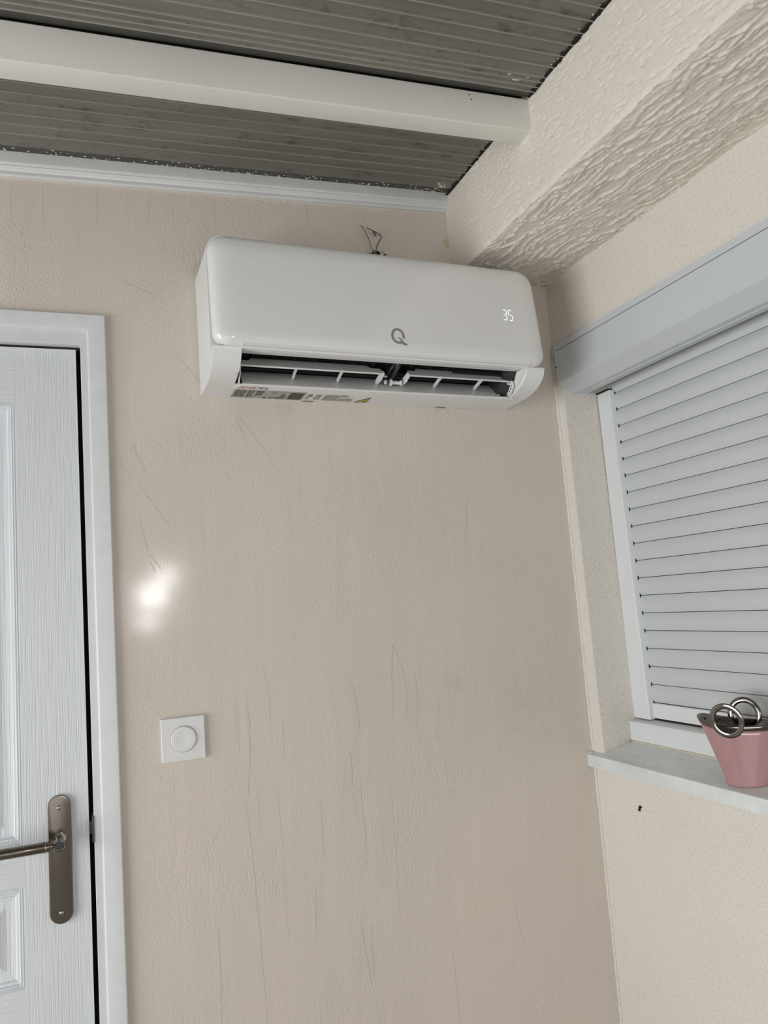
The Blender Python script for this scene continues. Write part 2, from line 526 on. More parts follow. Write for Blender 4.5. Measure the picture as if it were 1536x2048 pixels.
def roof_panel(ya, yb, ribs):
    x0, x1 = XL, -0.2
    pts = [(ya, 0.022), (ya, 0.002)]
    for y in ribs:
        pts += [(y + 0.0030, 0.002), (y + 0.0014, 0.0002), (y - 0.0014, 0.0002), (y - 0.003, 0.002), (y - 0.0040, 0.0024), (y - 0.0050, 0.002)]
    pts += [(yb, 0.002), (yb, 0.022)]
    pan = MB().prism(pts, lambda p: (x0, p[0], zr(x0) + p[1]), lambda p: (x1, p[0], zr(x1) + p[1])).build('roof_panel', 'roof', ceil)
    for y in ribs:
        if y > -1.2:
            q = [(y + 0.0014, 0.0003), (y + 0.0009, -0.0007), (y - 0.0009, -0.0007), (y - 0.0014, 0.0003)]
            MB().prism(q, lambda p: (x0, p[0], zr(x0) + p[1]), lambda p: (x1, p[0], zr(x1) + p[1])).build('rib', 'rib', pan)


roof_panel(-0.044, -0.352, [-0.088, -0.119, -0.150, -0.183, -0.213, -0.243, -0.273, -0.303])
roof_panel(-0.4105, -1.40, [-0.413, -0.427, -0.442, -0.456, -0.485, -0.516, -0.546, -0.576] + [-0.606 - 0.03 * k for k in range(26)])
roof_panel(-1.43, -2.9, [])
roof_panel(-2.93, -4.38, [])
for ya, yb, dz in ((-0.0435, -0.0160, 0.003), (-0.4100, -0.3900, 0.0008)):
    MB().prism([(ya, 0.021), (ya, dz), (yb, dz + 0.004), (yb, 0.021)], lambda p: (XL, p[0], zr(XL) + p[1]), lambda p: (-0.2, p[0], zr(-0.2) + p[1])).build('joint_flashing', 'joint', ceil)

# dried paint flecks on the roof sheet: along the moulding, along the concrete beam, two big smears
fl = MB()
rf = random.Random(11)


def fleck(x, y, r, h=0.0002):
    z = zr(x)
    n = 6
    a0 = rf.uniform(0, 6)
    lo = [(x + r * rf.uniform(.5, 1.5) * 1.5 * math.cos(a0 + k * 2 * math.pi / n), y + r * rf.uniform(.4, 1.0) * math.sin(a0 + k * 2 * math.pi / n)) for k in range(n)]
    fl.add([(p[0], p[1], zr(p[0]) + (0.0035 if y > -0.044 else 0.0025)) for p in lo] + [(x, y, z + (0.0022 if y > -0.044 else 0.0008))], [(k, (k + 1) % n, n) for k in range(n)])


for k in range(150):
    x = -1.30 + 1.02 * rf.random()
    fleck(x, -0.020 - 0.010 * abs(rf.gauss(0, 1)), rf.uniform(0.0006, 0.0022))
for k in range(110):
    y = -0.05 - 1.0 * rf.random()
    if -0.42 < y < -0.33:
        continue
    fleck(-0.272 - 0.008 * abs(rf.gauss(0, 1)), y, rf.uniform(0.0008, 0.0025))
for k in range(40):
    fleck(-0.305 + rf.gauss(0, 0.008), -0.055 + rf.gauss(0, 0.008), rf.uniform(0.0010, 0.0026))
for k in range(26):
    u = k / 25
    fleck(-0.345 + 0.042 * u + rf.gauss(0, 0.001), -0.437 - 0.010 * (2 * u - 1) ** 2 + rf.gauss(0, 0.0012), 0.0036 - 0.001 * u)
o = fl.build('paint_flecks', 'fleck', ceil)
tag(o, 'white dried paint flecks on the grey roof sheet', kind='stuff')

# black grime line with a ragged edge where the roof sheet meets the concrete beam
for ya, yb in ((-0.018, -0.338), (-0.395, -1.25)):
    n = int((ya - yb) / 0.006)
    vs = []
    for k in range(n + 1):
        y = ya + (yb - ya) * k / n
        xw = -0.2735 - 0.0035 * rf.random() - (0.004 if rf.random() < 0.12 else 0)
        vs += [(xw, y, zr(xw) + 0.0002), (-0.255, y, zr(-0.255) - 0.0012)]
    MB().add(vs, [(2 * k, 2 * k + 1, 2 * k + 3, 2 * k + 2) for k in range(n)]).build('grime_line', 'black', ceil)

# ------------------------------------------------------------------ crown moulding (trim_1)
prof = [(0.0, -0.0455), (-0.006, -0.0455), (-0.0085, -0.043), (-0.0085, -0.039), (-0.0075, -0.035), (-0.009, -0.031), (-0.0125, -0.0285), (-0.0135, -0.026),
        (-0.012, -0.0235), (-0.0135, -0.021), (-0.0165, -0.0195), (-0.0165, -0.004), (-0.0165, 0.016), (0, 0.016)]
x0, x1 = XL, -0.2685
o = MB().prism(prof, lambda p: (x0, p[0], zr(x0) + p[1] + 0.0), lambda p: (x1, p[0], zr(x1) + 0.004 + p[1] * (0.93 if p[1] < 0 else 1))).build('trim_1', 'trim')
tag(o, 'white moulded trim strip between the cream wall and the roof', 'moulding', kind='structure')

# ================================================================== structural beams
# coarse-rendered concrete beam over the window: real relief on its face and soffit
rng = np.random.default_rng(5)
PERM = rng.random((256, 256))


def vnoise(u, v):
    iu, iv = np.floor(u).astype(int), np.floor(v).astype(int)
    fu, fv = u - iu, v - iv
    fu, fv = fu * fu * (3 - 2 * fu), fv * fv * (3 - 2 * fv)
    g = lambda a, b: PERM[a % 256, b % 256]
    return (g(iu, iv) * (1 - fu) + g(iu + 1, iv) * fu) * (1 - fv) + (g(iu, iv + 1) * (1 - fu) + g(iu + 1, iv + 1) * fu) * fv


def fbm(u, v, o=4):
    s, a, t = 0, 0.5, 0
    for k in range(o):
        s = s + a * vnoise(u * 2 ** k + 17 * k, v * 2 ** k + 31 * k)
        t += a
        a *= 0.5
    return s / t


BX, BZ0, BZ1 = -0.267, 2.258, 2.52
step = 0.0022
sf = np.arange(0, BZ1 - BZ0 + 1e-6, step)              # down the face
ss = np.arange(step, 0.267 + 0.012, step)             # across the soffit
ys = np.concatenate([np.arange(0.02, -1.15, -step), np.linspace(-1.16, YR, 40)])
nf, ns, ny = len(sf), len(ss), len(ys)
Y, S = np.meshgrid(ys, sf, indexing='ij')
# face: rough skin with short dashes picked out along the beam
wob = fbm(Y * 10, S * 14) * 0.0024
dash = fbm(Y * 60 + 3 * fbm(Y * 10, S * 10), S * 240 + Y * 25, 3)
pit = np.clip((dash - 0.63) / 0.08, 0, 1) * 0.0020
grainf = fbm(Y * 150, S * 170, 2) * 0.0007
smoothend = np.clip((-Y - 0.01) / 0.10, 0.15, 1)
hf = wob + (grainf - pit) * smoothend
edge = np.clip((S - (BZ1 - BZ0 - 0.012)) / 0.012, 0, 1)
rag = fbm(Y * 35, Y * 0 + 3.3, 3)
Xf = BX - hf + edge ** 2 * 0.004 * (0.3 + rag)
Zf = BZ1 - S
# soffit: combed ridges with hanging crests
Y2, S2 = np.meshgrid(ys, ss, indexing='ij')
warp = fbm(Y2 * 9, S2 * 16, 3)
ang = 0.16
a = S2 * math.cos(ang) + Y2 * math.sin(ang)
b = -S2 * math.sin(ang) + Y2 * math.cos(ang)
n1 = fbm(a * 72 + warp * 3.4, b * 13 + warp * 1.8, 4)
r1 = 1 - np.abs(2 * n1 - 1) * 4.2
r1 = np.clip(r1, 0, 1) ** 1.6
n2 = fbm(a * 120 + 9 + warp * 3, b * 36, 3)
r2 = np.clip(1 - np.abs(2 * n2 - 1) * 2.4, 0, 1) ** 2
amp = 0.45 + 0.75 * fbm(Y2 * 6 + 5, S2 * 7, 2)
hs = r1 * 0.0050 * amp + r2 * 0.0010 + fbm(Y2 * 160, S2 * 160, 2) * 0.0008
fade = np.clip(S2 / 0.010, 0, 1)
Zs = BZ0 + 0.004 * S2 / 0.267 - hs * fade + (1 - fade) * 0.001 * (rag[:, :1] - 0.5) * 4
Xs = BX + S2 + 0.0 * Y2
V = np.empty((ny, nf + ns, 3))
V[:, :nf, 0], V[:, :nf, 1], V[:, :nf, 2] = Xf, Y, Zf
V[:, nf:, 0], V[:, nf:, 1], V[:, nf:, 2] = Xs, Y2, Zs
nn = nf + ns
idx = np.arange(ny * nn).reshape(ny, nn)
F = np.stack([idx[:-1, :-1], idx[:-1, 1:], idx[1:, 1:], idx[1:, :-1]], -1).reshape(-1, 4)
me = bpy.data.meshes.new('concrete_beam')
me.from_pydata(V.reshape(-1, 3).tolist(), [], F.tolist())
me.materials.append(MAT['beam'])
me.polygons.foreach_set('use_smooth', np.ones(len(F), bool))
me.update()
cb = bpy.data.objects.new('concrete_beam', me)
COL.objects.link(cb)
tag(cb, 'coarse cream-rendered concrete beam running above the shuttered window', 'beam', kind='structure')
MB().box(BX + 0.02, 0.0, YR, 0.0, BZ0 + 0.03, BZ1).build('beam_core', 'beam', cb)

# off-white steel tube under the roof sheets
tb = empty('roof_tube', (BX, -0.367, zr(BX)))
tag(tb, 'off-white painted square metal tube crossing under the grey roof', 'beam')
TX0 = XL + 0.0
prof = rrect(-0.0235, 0.0235, -0.0685, 0.0008, 0.0028, 3)
MB().prism(prof, lambda p: (TX0 - BX, p[0], p[1] + SL * (TX0 - BX)), lambda p: (0.004, p[0], p[1])).build('tube', 'tube', tb, auto=35)
# sealant collar where it meets the concrete
cl = []
rc = random.Random(4)
for s, x in ((1.0, -0.004), (1.045, 0.0005), (1.07, 0.003)):
    cl.append([(x, p[0] * s, (p[1] + 0.036) * s - 0.036) for p in rrect(-0.0238, 0.0238, -0.0688, -0.003, 0.004, 3)])
MB().loops(cl, False, False).build('sealant_collar', 'tube', tb, smooth=True)
sm = MB()
for k in range(26):
    x, z, r = -0.030 + rc.gauss(0, 0.007), -0.035 + rc.gauss(0, 0.015), rc.uniform(0.0008, 0.002)
    z = min(-0.008, max(-0.062, z))
    n = 6
    sm.add([(x + r * math.cos(q * math.pi / 3) * rc.uniform(.4, 1.3), -0.0236, z + 1.6 * r * math.sin(q * math.pi / 3) * rc.uniform(.4, 1.3)) for q in range(n)] + [(x, -0.0246, z)], [(q, (q + 1) % n, n) for q in range(n)])
tag(sm.build('filler_smear', 'fleck', tb), kind='stuff')
for x, z in ((-0.137, -0.015), (-0.133, -0.024)):
    MB().box(x - 0.001, x + 0.001, -0.0242, -0.0233, z - 0.0012, z + 0.0012).build('dark_nick', 'joint', tb)

# ================================================================== door (door_1) and its casing (trim_2)
door = empty('door_1', (-1.13, 0.012, 0))
tag(door, 'white panelled wood-grain door standing slightly off its frame', 'door', kind='structure')
DW, DH, DT = 0.728, 2.0365, 0.04               # leaf: local x from -DW to 0, front at local y=0
px1, px0 = -0.1125, -0.312                     # right-hand panels
qx1, qx0 = -DW + 0.312, -DW + 0.1125
rows = [(0.20, 0.78), (0.848, 1.022), (1.094, 1.926)]


def dbox(name, x0, x1, z0, z1, mat):
    return MB().box(x0, x1, 0, DT, z0, z1).build(name, mat, door)


def tilt_x(z):                                 # the leaf hangs a touch out of plumb
    return 0.0


dbox('stile', px1, 0, 0.01, DH, 'grain_v')
dbox('stile', -DW, qx0, 0.01, DH, 'grain_v')
dbox('middle_stile', qx1, px0, 0.01, DH, 'grain_v')
for (xa, xb) in ((px0, px1), (qx0, qx1)):
    zz = [0.01] + [z for r in rows for z in r] + [DH]
    for k in range(0, len(zz), 2):
        dbox('rail', xa, xb, zz[k], zz[k + 1], 'grain_h')
    for z0, z1 in rows:
        steps = [(0, 0.0), (0.0012, 0.0022), (0.0035, 0.0006), (0.0050, 0.0032), (0.0078, 0.0020), (0.0095, 0.0052), (0.0135, 0.0058), (0.0160, 0.0098), (0.024, 0.0112), (0.032, 0.0112), (0.062, 0.0035), (0.066, 0.003)]
        if z1 - z0 < 0.3:
            steps = steps[:-2] + [(0.055, 0.0045), (0.058, 0.004)]
        lps = [[(xa + s, d, z0 + s), (xb - s, d, z0 + s), (xb - s, d, z1 - s), (xa + s, d, z1 - s)] for s, d in steps]
        back = [(xa, DT - 0.004, z0), (xb, DT - 0.004, z0), (xb, DT - 0.004, z1), (xa, DT - 0.004, z1)]
        MB().loops([back] + lps).build('raised_panel', 'grain_v', door)
        # bright moulding beads on all four sides are part of the pressed panel

# long-plate lever handle
HX = -1.1806 + 1.13
plate = MB()
out = rrect(HX - 0.0200, HX + 0.0200, 0.9475, 1.1745, 0.01995, 10)
def inset(o, s, cx=HX, cz=1.061):
    res = []
    for x, z in o:
        ez = z - cz
        zz = max(-0.0936, min(0.0936, ez))
        dx, dz = x - cx, ez - zz
        r = math.hypot(dx, dz)
        k = (r - s) / r if r > 1e-9 else 1
        res.append((cx + dx * k, cz + zz + dz * k))
    return res
plate.loops([[(x, 0.001, z) for x, z in out], [(x, -0.0065, z) for x, z in out], [(x, -0.0085, z) for x, z in inset(out, 0.0012)], [(x, -0.0088, z) for x, z in inset(out, 0.0030)]], True, True)
hp = plate.build('handle_plate', 'steel', door, auto=30)
o = hp
for z in (1.1525, 0.9675):
    lps = []
    for r, y in ((0.0042, -0.0084), (0.0042, -0.0094), (0.0036, -0.0104), (0.002, -0.0110), (0.0006, -0.0112)):
        lps.append([(HX + r * math.cos(k * math.pi / 8), y, z + r * math.sin(k * math.pi / 8)) for k in range(16)])
    MB().loops(lps).build('plate_screw', 'chrome', hp, smooth=True)
LZ = 1.0975
lev = MB()
lps = []
for r, y in ((0.0105, -0.0085), (0.0105, -0.0125), (0.0075, -0.0135), (0.0078, -0.048), (0.0096, -0.053), (0.0098, -0.060), (0.0088, -0.0622), (0.0080, -0.0605), (0.004, -0.0595)):
    lps.append([(HX + r * math.cos(k * math.pi / 12), y, LZ + r * math.sin(k * math.pi / 12)) for k in range(24)])
lev.loops(lps)
neck = lev.build('lever_neck', 'chrome', hp, auto=40)
MB().tube([(HX, -0.0590, LZ), (HX, -0.0611, LZ)], 0.0074, 20).build('neck_reflection_disc', 'darkgrey', hp)  # dark disc added for the dark reflection on the end of the neck
lps = []
YL = -0.0505
for x, r in ((-0.006, 0.0050), (-0.0155, 0.0050), (-0.0155, 0.0085), (-0.0175, 0.0092), (-0.0215, 0.0092), (-0.0225, 0.0086), (-0.0238, 0.0092), (-0.128, 0.0092), (-0.1295, 0.0084)):
    lps.append([(HX + x, YL + r * math.cos(k * math.pi / 12), LZ - 0.0006 + r * math.sin(k * math.pi / 12)) for k in range(24)])
lever = MB().loops(lps).build('lever_grip', 'steel', hp, auto=40)
dots = MB()
for k in range(7):
    x = HX - 0.036 - 0.0115 * k
    a = math.radians(-48)
    cy, cz = YL - 0.0092 * math.cos(a), LZ - 0.0006 + 0.0092 * math.sin(a)
    dots.tube([(x, cy + 0.0003, cz + 0.0003), (x, cy - 0.0006, cz - 0.0006)], 0.0007, 6)
tag(dots.build('grip_dots', 'chrome', hp), kind='stuff')
MB().box(HX + 0.0085, HX + 0.0125, -0.0115, -0.0088, LZ + 0.0048, LZ + 0.0060).build('set_screw', 'chrome', hp)

cas = empty('trim_2', (0, 0, 0))
tag(cas, 'white painted wooden door casing with bevelled inner edge', 'door casing', kind='structure')
CX, CT = -1.0725, 2.1055                       # outer edges of the casing
XI, ZI = -1.1085, 2.0695                       # inner bevel line
LX, LI = DX0 - 0.049, DX0 - 0.013


def mitre(prof_xi, name, mat):
    """prof: list of (offset from the inner edge outwards, y) swept round the opening"""
    cor = []
    for s, y in prof_xi:
        cor.append((s, y))
    lp_r, lp_t, lp_l = [], [], []
    right = MB().loops([[(XI + s, y, 0.0) for s, y in cor], [(XI + s, y, ZI + s) for s, y in cor]]).build(name, mat, cas)
    top = MB().loops([[(XI + s, y, ZI + s) for s, y in cor], [(LI - s, y, ZI + s) for s, y in cor]]).build(name, mat, cas)
    left = MB().loops([[(LI - s, y, ZI + s) for s, y in cor], [(LI - s, y, 0.0) for s, y in cor]]).build(name, mat, cas)
    return right, top, left


for o in mitre([(0, 0.003), (0, -0.0065), (0.0012, -0.0098), (0.004, -0.0115), (0.0338, -0.0115), (0.036, -0.0095), (0.036, 0.003)], 'casing_board', 'casing'):
    bevel(o, 0.0006, 2)
jb = MB().prism([(DX1, 0), (DX1, DZ), (DX0, DZ), (DX0, 0), (DX0 - 0.018, 0), (DX0 - 0.018, DZ + 0.0315), (DX1 + 0.018, DZ + 0.0315), (DX1 + 0.018, 0)],
                lambda p: (p[0], -0.0045, p[1]), lambda p: (p[0], 0.09, p[1]))
bevel(jb.build('jamb', 'casing', cas), 0.001, 2)
# rebate stop, dark behind the gap
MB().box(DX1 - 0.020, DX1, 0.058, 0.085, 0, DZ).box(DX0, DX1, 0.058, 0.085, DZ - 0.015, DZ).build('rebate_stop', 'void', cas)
MB().box(DX0, DX1, 0.0145, 0.080, DH + 0.0004, DZ).build('gap_shade_strip', 'void', cas)  # dark strip stands in for the shade in the gap above the leaf
st = MB().box(DX1 - 0.0035, DX1 + 0.0005, -0.0062, 0.03, 1.083, 1.130).build('strike_plate', 'joint', cas)
MB().box(DX1 - 0.0085, DX1 - 0.002, 0.004, 0.024, 1.097, 1.119).build('latch_bolt', 'darkgrey', door).location = (1.13, -0.012, 0)
for x, z in ((-1.2425, 2.0905), (-1.114, 1.976), (-1.17, 2.056)):
    MB().tube([(x, -0.0108 if z > 2.07 else -0.0040, z), (x, -0.0120 if z > 2.07 else -0.0052, z)], 0.0014, 8).build('nail_head', 'trim', cas)

# ================================================================== window (window_1): sill and lower frame
win = empty('window_1', (0, 0, 1.06))
tag(win, 'painted window sill and white lower frame under the shutter', 'window', kind='structure')
zs = lambda x: 1.0900 + 0.225 * (x + 0.0195)
prof = [(-0.0195, 1.0625), (-0.0195, zs(-0.0195) - 0.001), (-0.0185, zs(-0.0185)), (0.101, zs(0.101)), (0.2, zs(0.101)), (0.2, 1.0625)]
s1 = MB().prism(prof, lambda p: (p[0], -0.0005, p[1] - 1.06), lambda p: (p[0], WY1, p[1] - 1.06)).build('sill', 'sill', win)
lf = MB().prism([(0.081, 1.108), (0.081, 1.157), (0.0825, 1.1595), (0.112, 1.1645), (0.14, 1.166), (0.14, 1.108)],
                lambda p: (p[0], -0.034, p[1] - 1.06), lambda p: (p[0], WY1, p[1] - 1.06)).build('lower_frame', 'rail', win)
bevel(lf, 0.0012)
pts = [(0.0805, -0.036 - k * 0.02, zs(0.0805) - 1.06 + 0.0003 + rnd.uniform(-.0003, .0004)) for k in range(60)]
MB().tube(pts, [0.0026 + rnd.uniform(0, 0.0010) for _ in pts], 6).build('silicone_bead', 'silicone', win, smooth=True)
pts = [(0.0 + k * 0.008, -0.0425 + rnd.uniform(-.0004, .0004), zs(0.0 + k * 0.008) - 1.06) for k in range(11)]
MB().tube(pts, [0.0024 + rnd.uniform(0, 0.0014) for _ in pts], 6).build('silicone_bead', 'silicone', win, smooth=True)
pts = [(-0.016 + k * 0.008, -0.0022, zs(-0.016 + k * 0.008) - 1.06) for k in range(3)]
MB().tube(pts, 0.0028, 6).build('silicone_bead', 'silicone', win, smooth=True)

# ================================================================== roller shutter
sh = empty('roller_shutter', (0.1, -0.74, 1.165))
tag(sh, 'closed pale grey roller shutter with angled housing in the stucco wall', 'roller shutter')
ox, oy, oz = 0.1, -0.74, 1.165
YE = WY1
fr = lambda x, y, z: (x - ox, y - oy, z - oz)
yb = -0.0305
prof = [(-0.0105, 2.0925), (-0.0105, 2.0775), (-0.0075, 2.0772), (-0.0075, 2.0755), (-0.0110, 2.0750), (-0.0112, 1.9950), (-0.0095, 1.9930), (0.0285, 1.9690), (0.031, 1.9685), (0.070, 1.9690), (0.070, 2.0925)]
o = MB().prism(prof, lambda p: fr(p[0], yb, p[1]), lambda p: fr(p[0], YE, p[1])).build('housing', 'alu', sh)
housing = o
# end cap and thin seam shadow lines
cap = [(-0.0118, 2.0930), (-0.0122, 1.9945), (-0.010, 1.992), (0.0285, 1.9678), (0.097, 1.9678), (0.097, 2.0930)]
MB().prism(cap, lambda p: fr(p[0], yb + 0.0025, p[1]), lambda p: fr(p[0], yb - 0.0004, p[1])).build('end_cap', 'alu', sh)
MB().box(*[c - ox for c in (-0.0086, -0.0074)], yb - 0.001 - oy, YE - oy, 2.0757 - oz, 2.0769 - oz).build('seam', 'seal', housing)
for xa, xb, z in ((0.046, 0.056, 1.9684), (0.060, 0.064, 1.9684)):
    MB().box(xa - ox, xb - ox, -0.085 - oy, YE - oy, z - 0.0016 - oz, z + 0.0006 - oz).build('brush_seal', 'slat', housing)
MB().box(0.066 - ox, 0.070 - ox, -0.085 - oy, YE - oy, 1.9655 - oz, 1.970 - oz).build('brush_seal', 'seal', housing)
MB().tube([fr(-0.0095, yb + 0.0005, 2.035), fr(-0.0140, yb + 0.0003, 2.035)], 0.0016, 8).build('screw', 'darkgrey', sh)
yl = lambda z: -0.0335 - 0.0065 * (1.96 - z) / 0.8    # rail edges, slightly out of plumb
yr_ = lambda z: -0.0800 - 0.0160 * (1.96 - z) / 0.8
zt, zb = 1.966, 1.1655
rail = MB().loops([[fr(x, yf(z), z) for x, yf in ((0.098, yl), (0.098, yr_), (0.1005, lambda q: yr_(q) - 0.001), (0.128, lambda q: yr_(q) - 0.001), (0.128, yl))] for z in (zb, zt)]).build('guide_rail', 'rail', sh)
bevel(rail, 0.0015)
MB().box(0.098 - ox, 0.13 - ox, WY1 + 0.05 - oy, WY1 - oy, zb - oz, zt - oz).build('guide_rail', 'rail', sh)
MB().box(0.094 - ox, 0.105 - ox, -0.080 - oy, -0.034 - oy, 1.9660 - oz, 1.9690 - oz).build('rail_gap', 'black', sh)

MB().loops([[fr(x, yf(z), z) for x, yf in ((0.1132, lambda q: yr_(q) + 0.002), (0.1132, lambda q: yr_(q) - 0.0026), (0.122, lambda q: yr_(q) - 0.0026), (0.122, lambda q: yr_(q) + 0.002))] for z in (zb, zt)]).build('slat_end_shadow', 'black', sh)  # black strip stands in for the shadow scallops at the slat ends
pitch = 0.0419
z_top = 1.9583 + pitch
n = 9
spro = []
for k in range(n + 1):
    t = k / n
    z = -pitch + 0.0007 + t * (pitch - 0.0014)
    spro.append((0.1160 - 0.0065 * math.sin(math.pi * t) ** 0.8, z))
spro = spro + [(0.1215, -0.0007), (0.1215, -pitch + 0.0007)]
smesh = None
slat_top = None
for k in range(19):
    zc = z_top - k * pitch
    y0 = yr_(zc) + 0.012
    if smesh is None:
        o = MB().prism(spro, lambda p: (p[0], 0.0, p[1]), lambda p: (p[0], -1.36, p[1])).build('slat', 'slat', sh, auto=50)
        smesh = o.data
    else:
        o = bpy.data.objects.new('slat', smesh)
        COL.objects.link(o)
        o.parent = sh
    o.location = fr(0, y0, zc)
MB().box(0.122 - ox, 0.126 - ox, -0.06 - oy, WY1 + 0.03 - oy, 1.166 - oz, 2.0 - oz).build('slat_backing', 'black', sh)
zb0, zb1 = 1.1690, z_top - 19 * pitch - 0.0010
bb = MB().prism([(0.110, zb0), (0.110, zb1 - 0.002), (0.1125, zb1), (0.12, zb1), (0.12, zb0)], lambda p: fr(p[0], -0.085, p[1]), lambda p: fr(p[0], WY1 + 0.03, p[1])).build('bottom_bar', 'rail', sh)
MB().box(0.111 - ox, 0.119 - ox, -0.09 - oy, WY1 + 0.03 - oy, 1.1645 - oz, zb0 - oz).build('bottom_seal', 'black', sh)

# ================================================================== air conditioner
W, H = 0.7295, 0.2815
ac = empty('air_conditioner', (-0.8875, -0.0005, 1.9465))
tag(ac, 'white wall-mounted air conditioner with lit digits and open air louvre', 'air conditioner')
A = lambda x, d, z: (x, -d, z - 0.0195 * x)      # hung slightly out of level
LC, RC = 0.0535, W - 0.0445                     # inner edges of the two cheeks

body = MB()
# upper block: rounded top corners on the two end pieces, hollow middle
for side in (0, 1):
    if side == 0:
        e0 = rrect(0, LC, 0.0440, H, 0.03, 8, rads=(0.0003, 0.0003, 0.0003, 0.034))
    else:
        e0 = rrect(RC, W, 0.0440, H, 0.03, 8, rads=(0.0003, 0.0003, 0.034, 0.0003))
    body.loops([[A(x, 0.0, z) for x, z in e0], [A(x, 0.156, z) for x, z in e0]])
body.prism([(0, 0.100), (0.156, 0.100), (0.156, H), (0, H)], lambda p: A(LC, p[0], p[1]), lambda p: A(RC, p[0], p[1]))
body.prism([(0.150, 0.0445), (0.165, 0.0445), (0.165, 0.100), (0.150, 0.100)], lambda p: A(LC, p[0], p[1]), lambda p: A(RC, p[0], p[1]))
# lower curve of the cheeks
ck = [(0, -0.003), (0.060, -0.0035), (0.095, -0.003)]
for k in range(13):
    t = k / 12
    ck.append((0.095 + 0.094 * math.sin(t * math.pi / 2) ** 1.05, -0.003 + 0.0465 * (1 - math.cos(t * math.pi / 2)) ** 1.02))
ck += [(0.150, 0.0445), (0, 0.0445)]
for xa, xb in ((0.0, LC), (RC, W)):
    body.prism(ck, lambda p: A(xa, p[0], p[1]), lambda p: A(xb, p[0], p[1]))
casing = body.build('casing', 'case', ac, auto=35)
bevel(casing, 0.0012, 2, 50)
bp = MB().prism([(0, -0.003), (0.060, -0.0035), (0.094, -0.003), (0.0965, -0.0012), (0.0945, 0.0012), (0.05, 0.004), (0, 0.01)], lambda p: A(LC, p[0], p[1]), lambda p: A(RC, p[0], p[1])).build('bottom_plate', 'case', ac, auto=35)
# strip under the front panel
MB().prism([(0.201, 0.0432), (0.201, 0.050), (0.155, 0.050), (0.155, 0.0455), (0.166, 0.0425), (0.176, 0.0425), (0.178, 0.0405), (0.190, 0.0410), (0.192, 0.0432)], lambda p: A(LC - 0.001, p[0], p[1]), lambda p: A(RC + 0.001, p[0], p[1])).build('lip_strip', 'case', ac)
# right inner cheek gusset (white triangle) and charcoal drive cover
MB().prism([(0.186, 0.041), (0.155, 0.041), (0.118, 0.008), (0.112, -0.001), (0.132, 0.004), (0.156, 0.017)], lambda p: A(RC - 0.0005, p[0], p[1]), lambda p: A(RC - 0.0075 + 0.006 * (p[0] < 0.14), p[0], p[1])).build('cheek_gusset', 'plastic', ac)
dc = MB().prism([(0.149, 0.075), (0.02, 0.075), (0.02, 0.004), (0.09, 0.004), (0.112, 0.008), (0.149, 0.038)], lambda p: A(RC - 0.0075, p[0], p[1]), lambda p: A(RC - 0.030, p[0] * 0.92, p[1])).build('drive_cover', 'darkgrey', ac)

# dark duct, fan drum with blades, grille bar with nubs
MB().prism([(0.1495, 0.0445), (0.1495, 0.098), (0.004, 0.098), (0.004, 0.004), (0.0015, 0.004), (0.0015, 0.0995), (0.1505, 0.0995), (0.1505, 0.0440)], lambda p: A(LC, p[0], p[1]), lambda p: A(RC, p[0], p[1])).build('air_duct', 'dark', ac)
MB().prism([(0.150, 0.0), (0.150, 0.098), (0.004, 0.098), (0.004, 0.0)], lambda p: A(LC - 0.0004, p[0], p[1]), lambda p: A(LC + 0.0008, p[0], p[1])).build('duct_end', 'dark', ac)
drum = []
for k in range(36):
    r = 0.036 if k % 2 else 0.031
    a = 2 * math.pi * k / 36
    drum.append((0.050 + r * math.cos(a), 0.066 + r * 0.8 * math.sin(a)))
MB().prism(drum, lambda p: A(LC + 0.01, p[0], p[1]), lambda p: A(RC - 0.03, p[0], p[1])).build('fan_drum', 'dark', ac)
def abox(mb, x0, x1, d0, d1, z0, z1):
    return mb.prism([(d0, z0), (d1, z0), (d1, z1), (d0, z1)], lambda p: A(x0, p[0], p[1]), lambda p: A(x1, p[0], p[1]))
gb = abox(MB(), LC, RC - 0.13, 0.1195, 0.1210, 0.0506, 0.0516)
for k in range(11):
    x = LC + 0.035 + k * 0.0435
    if x < RC - 0.13:
        abox(gb, x - 0.0024, x + 0.0024, 0.119, 0.1215, 0.0490, 0.0530)
gb.build('vane_link_bar', 'darkgrey', ac)
for k in range(13):
    x = LC + 0.035 + k * 0.0435
    if x > RC - 0.04:
        break
    MB().prism([(0.119, 0.053), (0.100, 0.066), (0.085, 0.060), (0.083, 0.045), (0.095, 0.042), (0.112, 0.049)], lambda p: A(x - 0.0005, p[0], p[1]), lambda p: A(x + 0.0005, p[0], p[1])).build('guide_vane', 'dark', ac)
abox(MB(), RC - 0.150, RC - 0.03, 0.118, 0.132, 0.040, 0.070).build('motor_box', 'dark', ac)

# louvre: main vane, two front vanes and their ribs
lv0, lv1 = LC + 0.016, RC + 0.0065
vp = [(0.066, 0.0320), (0.0685, 0.0345), (0.086, 0.0185), (0.1035, -0.0005), (0.1055, -0.0060), (0.1035, -0.0065), (0.083, 0.0150)]
louvre = MB().loops([[A(x0_, d, z) for d, z in vp] for x0_ in (lv0, RC - 0.022)]).build('louvre', 'vane', ac, auto=40)
